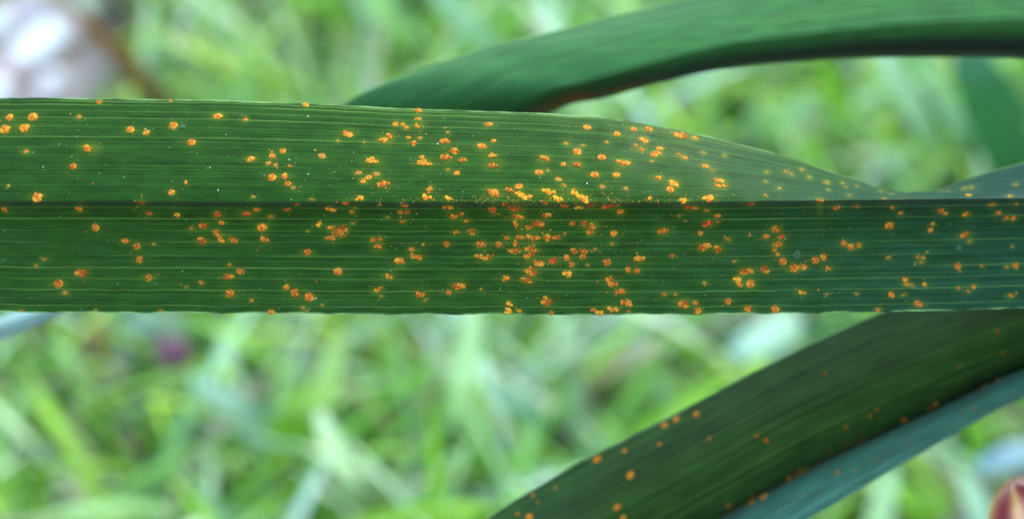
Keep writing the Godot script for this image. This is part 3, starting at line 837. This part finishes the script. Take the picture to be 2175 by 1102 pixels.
	for p in [
		[82, 88, 48, 68, 0.5, Color(0.95, 0.93, 0.92), "large white oval pebble in the upper left corner"],
		[-8, 55, 36, 42, 0.2, Color(0.86, 0.86, 0.86), "white pebble cut by the left edge in the upper left corner"],
		[-8, 195, 30, 36, 0.0, Color(0.85, 0.85, 0.86), "white pebble cut by the left edge just above the rusted leaf"],
		[60, 20, 34, 30, 0.7, Color(0.78, 0.62, 0.66), "lilac-grey pebble above the large white pebble"],
		[112, 172, 28, 26, 0.4, Color(0.82, 0.76, 0.76), "pale bluish pebble below the large white pebble"],
		[30, 150, 36, 26, 1.0, Color(0.6, 0.44, 0.42), "pinkish brown pebble left of the pale bluish pebble"],
		[150, 55, 36, 34, 0.3, Color(0.74, 0.58, 0.5), "pinkish grey pebble right of the large white pebble"],
		[185, 8, 36, 30, 0.6, Color(0.75, 0.72, 0.5), "cream pebble at the top edge in the upper left"],
		[90, 205, 40, 24, 0.1, Color(0.6, 0.48, 0.46), "pinkish pebble touching the margin of the rusted leaf"],
	]:
		var c := over(p[0], p[1], 0.012)
		var k: float = PX * (c - eye).dot(fwd) / DIST
		keep(c, 3)
		var m := lump(int(p[0]) + 500, p[5])
		var o := obj("pebble", m, pebble_mat)
		o.transform = Transform3D(Basis(Vector3.UP, -p[4]) * Basis.from_scale(Vector3(p[2] * k, p[2] * k * 0.7, p[3] * k * 1.25)), c)
		tag(o, p[6], "pebble", "pale pebbles in the upper left corner")


func tube(a: Vector3, b: Vector3, r: float, c: Color) -> ArrayMesh:
	var st := SurfaceTool.new()
	st.begin(Mesh.PRIMITIVE_TRIANGLES)
	var go := (b - a).normalized()
	var x := go.cross(Vector3(0.3, 0.1, 0.9)).normalized()
	var y := go.cross(x)
	st.set_color(c)
	for j in 8:
		var d0 := (x * cos(TAU * j / 8) + y * sin(TAU * j / 8)) * r
		var d1 := (x * cos(TAU * (j + 1) / 8) + y * sin(TAU * (j + 1) / 8)) * r
		for q in [a + d0, b + d0, a + d1, a + d1, b + d0, b + d1]:
			st.add_vertex(q)
	st.index()
	st.generate_normals()
	return st.commit()


func lump(seed_: int, c: Color) -> ArrayMesh:
	var st := SurfaceTool.new()
	st.begin(Mesh.PRIMITIVE_TRIANGLES)
	var rings := 10
	var seg := 16
	var g := []
	for i in rings + 1:
		for j in seg:
			var th := PI * i / rings
			var ph := TAU * j / seg
			var d := Vector3(sin(th) * cos(ph), cos(th), sin(th) * sin(ph))
			g.append([d * (1.0 + 0.35 * noise.get_noise_3dv(d * 18.0 + Vector3.ONE * seed_)), c * (1.0 + 0.25 * noise.get_noise_3dv(d * 60.0 + Vector3.ONE * seed_))])
	for i in rings:
		for j in seg:
			for q in [[i, j], [i + 1, j], [i, j + 1], [i, j + 1], [i + 1, j], [i + 1, j + 1]]:
				var v: Array = g[q[0] * seg + q[1] % seg]
				st.set_color(v[1])
				st.add_vertex(v[0])
	st.index()
	st.generate_normals()
	return st.commit()


func pink_bud() -> void:
	var c := at(2196, 1116, 0.152)
	var t := thing("pink_bud", "glossy rounded pink and maroon bud with a cream streak in the lower right corner", "flower bud", Vector3(c.x + 0.012, 0, c.z + 0.01))
	var axis := (right * -0.45 + up * 0.85 - fwd * 0.25).normalized()
	var x := axis.cross(fwd).normalized()
	var y := axis.cross(x)
	var st := SurfaceTool.new()
	st.begin(Mesh.PRIMITIVE_TRIANGLES)
	var rings := 24
	var seg := 48
	var g := []
	var r0 := 0.0031
	for i in rings + 1:
		for j in seg:
			var th := PI * i / rings
			var ph := TAU * j / seg
			var lobe := 1.0 + 0.05 * cos(5.0 * ph + 0.6) * sin(th)
			var p := (x * cos(ph) + y * sin(ph)) * (sin(th) * r0 * lobe) + axis * (cos(th) * r0 * 1.25 if th < PI / 2 else cos(th) * r0 * 1.6)
			var s := 0.5 + 0.5 * cos(5.0 * ph + 0.6 + 0.5 * noise.get_noise_2d(i * 9.0, j * 5.0))
			var col := Color(0.22, 0.025, 0.03).lerp(Color(0.5, 0.17, 0.09), s)
			col = col.lerp(Color(0.75, 0.42, 0.12), pow(s, 9.0) * 0.9)
			g.append([p + c - t.position, col])
	for i in rings:
		for j in seg:
			for q in [[i, j], [i, j + 1], [i + 1, j], [i, j + 1], [i + 1, j + 1], [i + 1, j]]:
				var v: Array = g[q[0] * seg + q[1] % seg]
				st.set_color(v[1])
				st.add_vertex(v[0])
	st.index()
	st.generate_normals()
	var m := matte(0.28, 0.6)
	obj("bud", st.commit(), m, t)
	obj("stem", tube(Vector3.ZERO, c - axis * 0.004 - t.position, 0.0009, Color(0.2, 0.1, 0.06)), grass_material, t)


func _ready() -> void:
	# camera
	var cam := Camera3D.new()
	cam.name = "camera"
	var lens := CameraAttributesPhysical.new()
	lens.frustum_focal_length = 12.0 / (0.5 * 1102.0 * PX / DIST)
	lens.frustum_focus_distance = 0.1308
	lens.exposure_aperture = lens.frustum_focal_length / 3.0      # an entrance pupil of 3.0 mm
	lens.frustum_near = 0.01
	lens.frustum_far = 200.0
	cam.attributes = lens
	cam.position = eye
	cam.basis = Basis(right, up, -fwd)
	add_child(cam)
	cam.current = true
	# soft daylight from a bright hazy sky, the sun behind thin cloud beyond the leaf
	var sky_mat := ProceduralSkyMaterial.new()
	sky_mat.sky_top_color = Color(0.66, 0.78, 0.95)
	sky_mat.sky_horizon_color = Color(0.90, 0.94, 0.97)
	sky_mat.sky_curve = 0.2
	sky_mat.ground_bottom_color = Color(0.12, 0.16, 0.08)
	sky_mat.ground_horizon_color = Color(0.5, 0.55, 0.5)
	sky_mat.sun_angle_max = 40.0
	var env := Environment.new()
	env.background_mode = Environment.BG_SKY
	env.sky = Sky.new()
	env.sky.sky_material = sky_mat
	env.tonemap_mode = Environment.TONE_MAPPER_LINEAR
	env.tonemap_exposure = 3.6
	env.sdfgi_enabled = true
	env.ssao_enabled = true
	env.ssil_enabled = true
	var we := WorldEnvironment.new()
	we.name = "world_environment"
	we.environment = env
	add_child(we)
	var sun := DirectionalLight3D.new()
	sun.name = "sun"
	sun.light_color = Color(1.0, 0.96, 0.88)
	sun.light_energy = 0.5
	sun.light_angular_distance = 14.0
	sun.shadow_enabled = true
	add_child(sun)
	sun.look_at_from_position(Vector3(0.75, 0.85, -0.95), Vector3.ZERO, Vector3.UP)
	rng.seed = 20
	noise.seed = 7
	noise.frequency = 0.02
	noise.fractal_octaves = 2
	pustule_material = matte(0.85, 0.25)
	grass_material = matte(0.5, 0.4)
	grass_material.backlight_enabled = true
	grass_material.backlight = Color(0.62, 0.75, 0.42)
	lawn_things()
	lawn()
	rust_leaf()
	other_leaves()
	pink_bud()
	print("fov ", cam.fov)
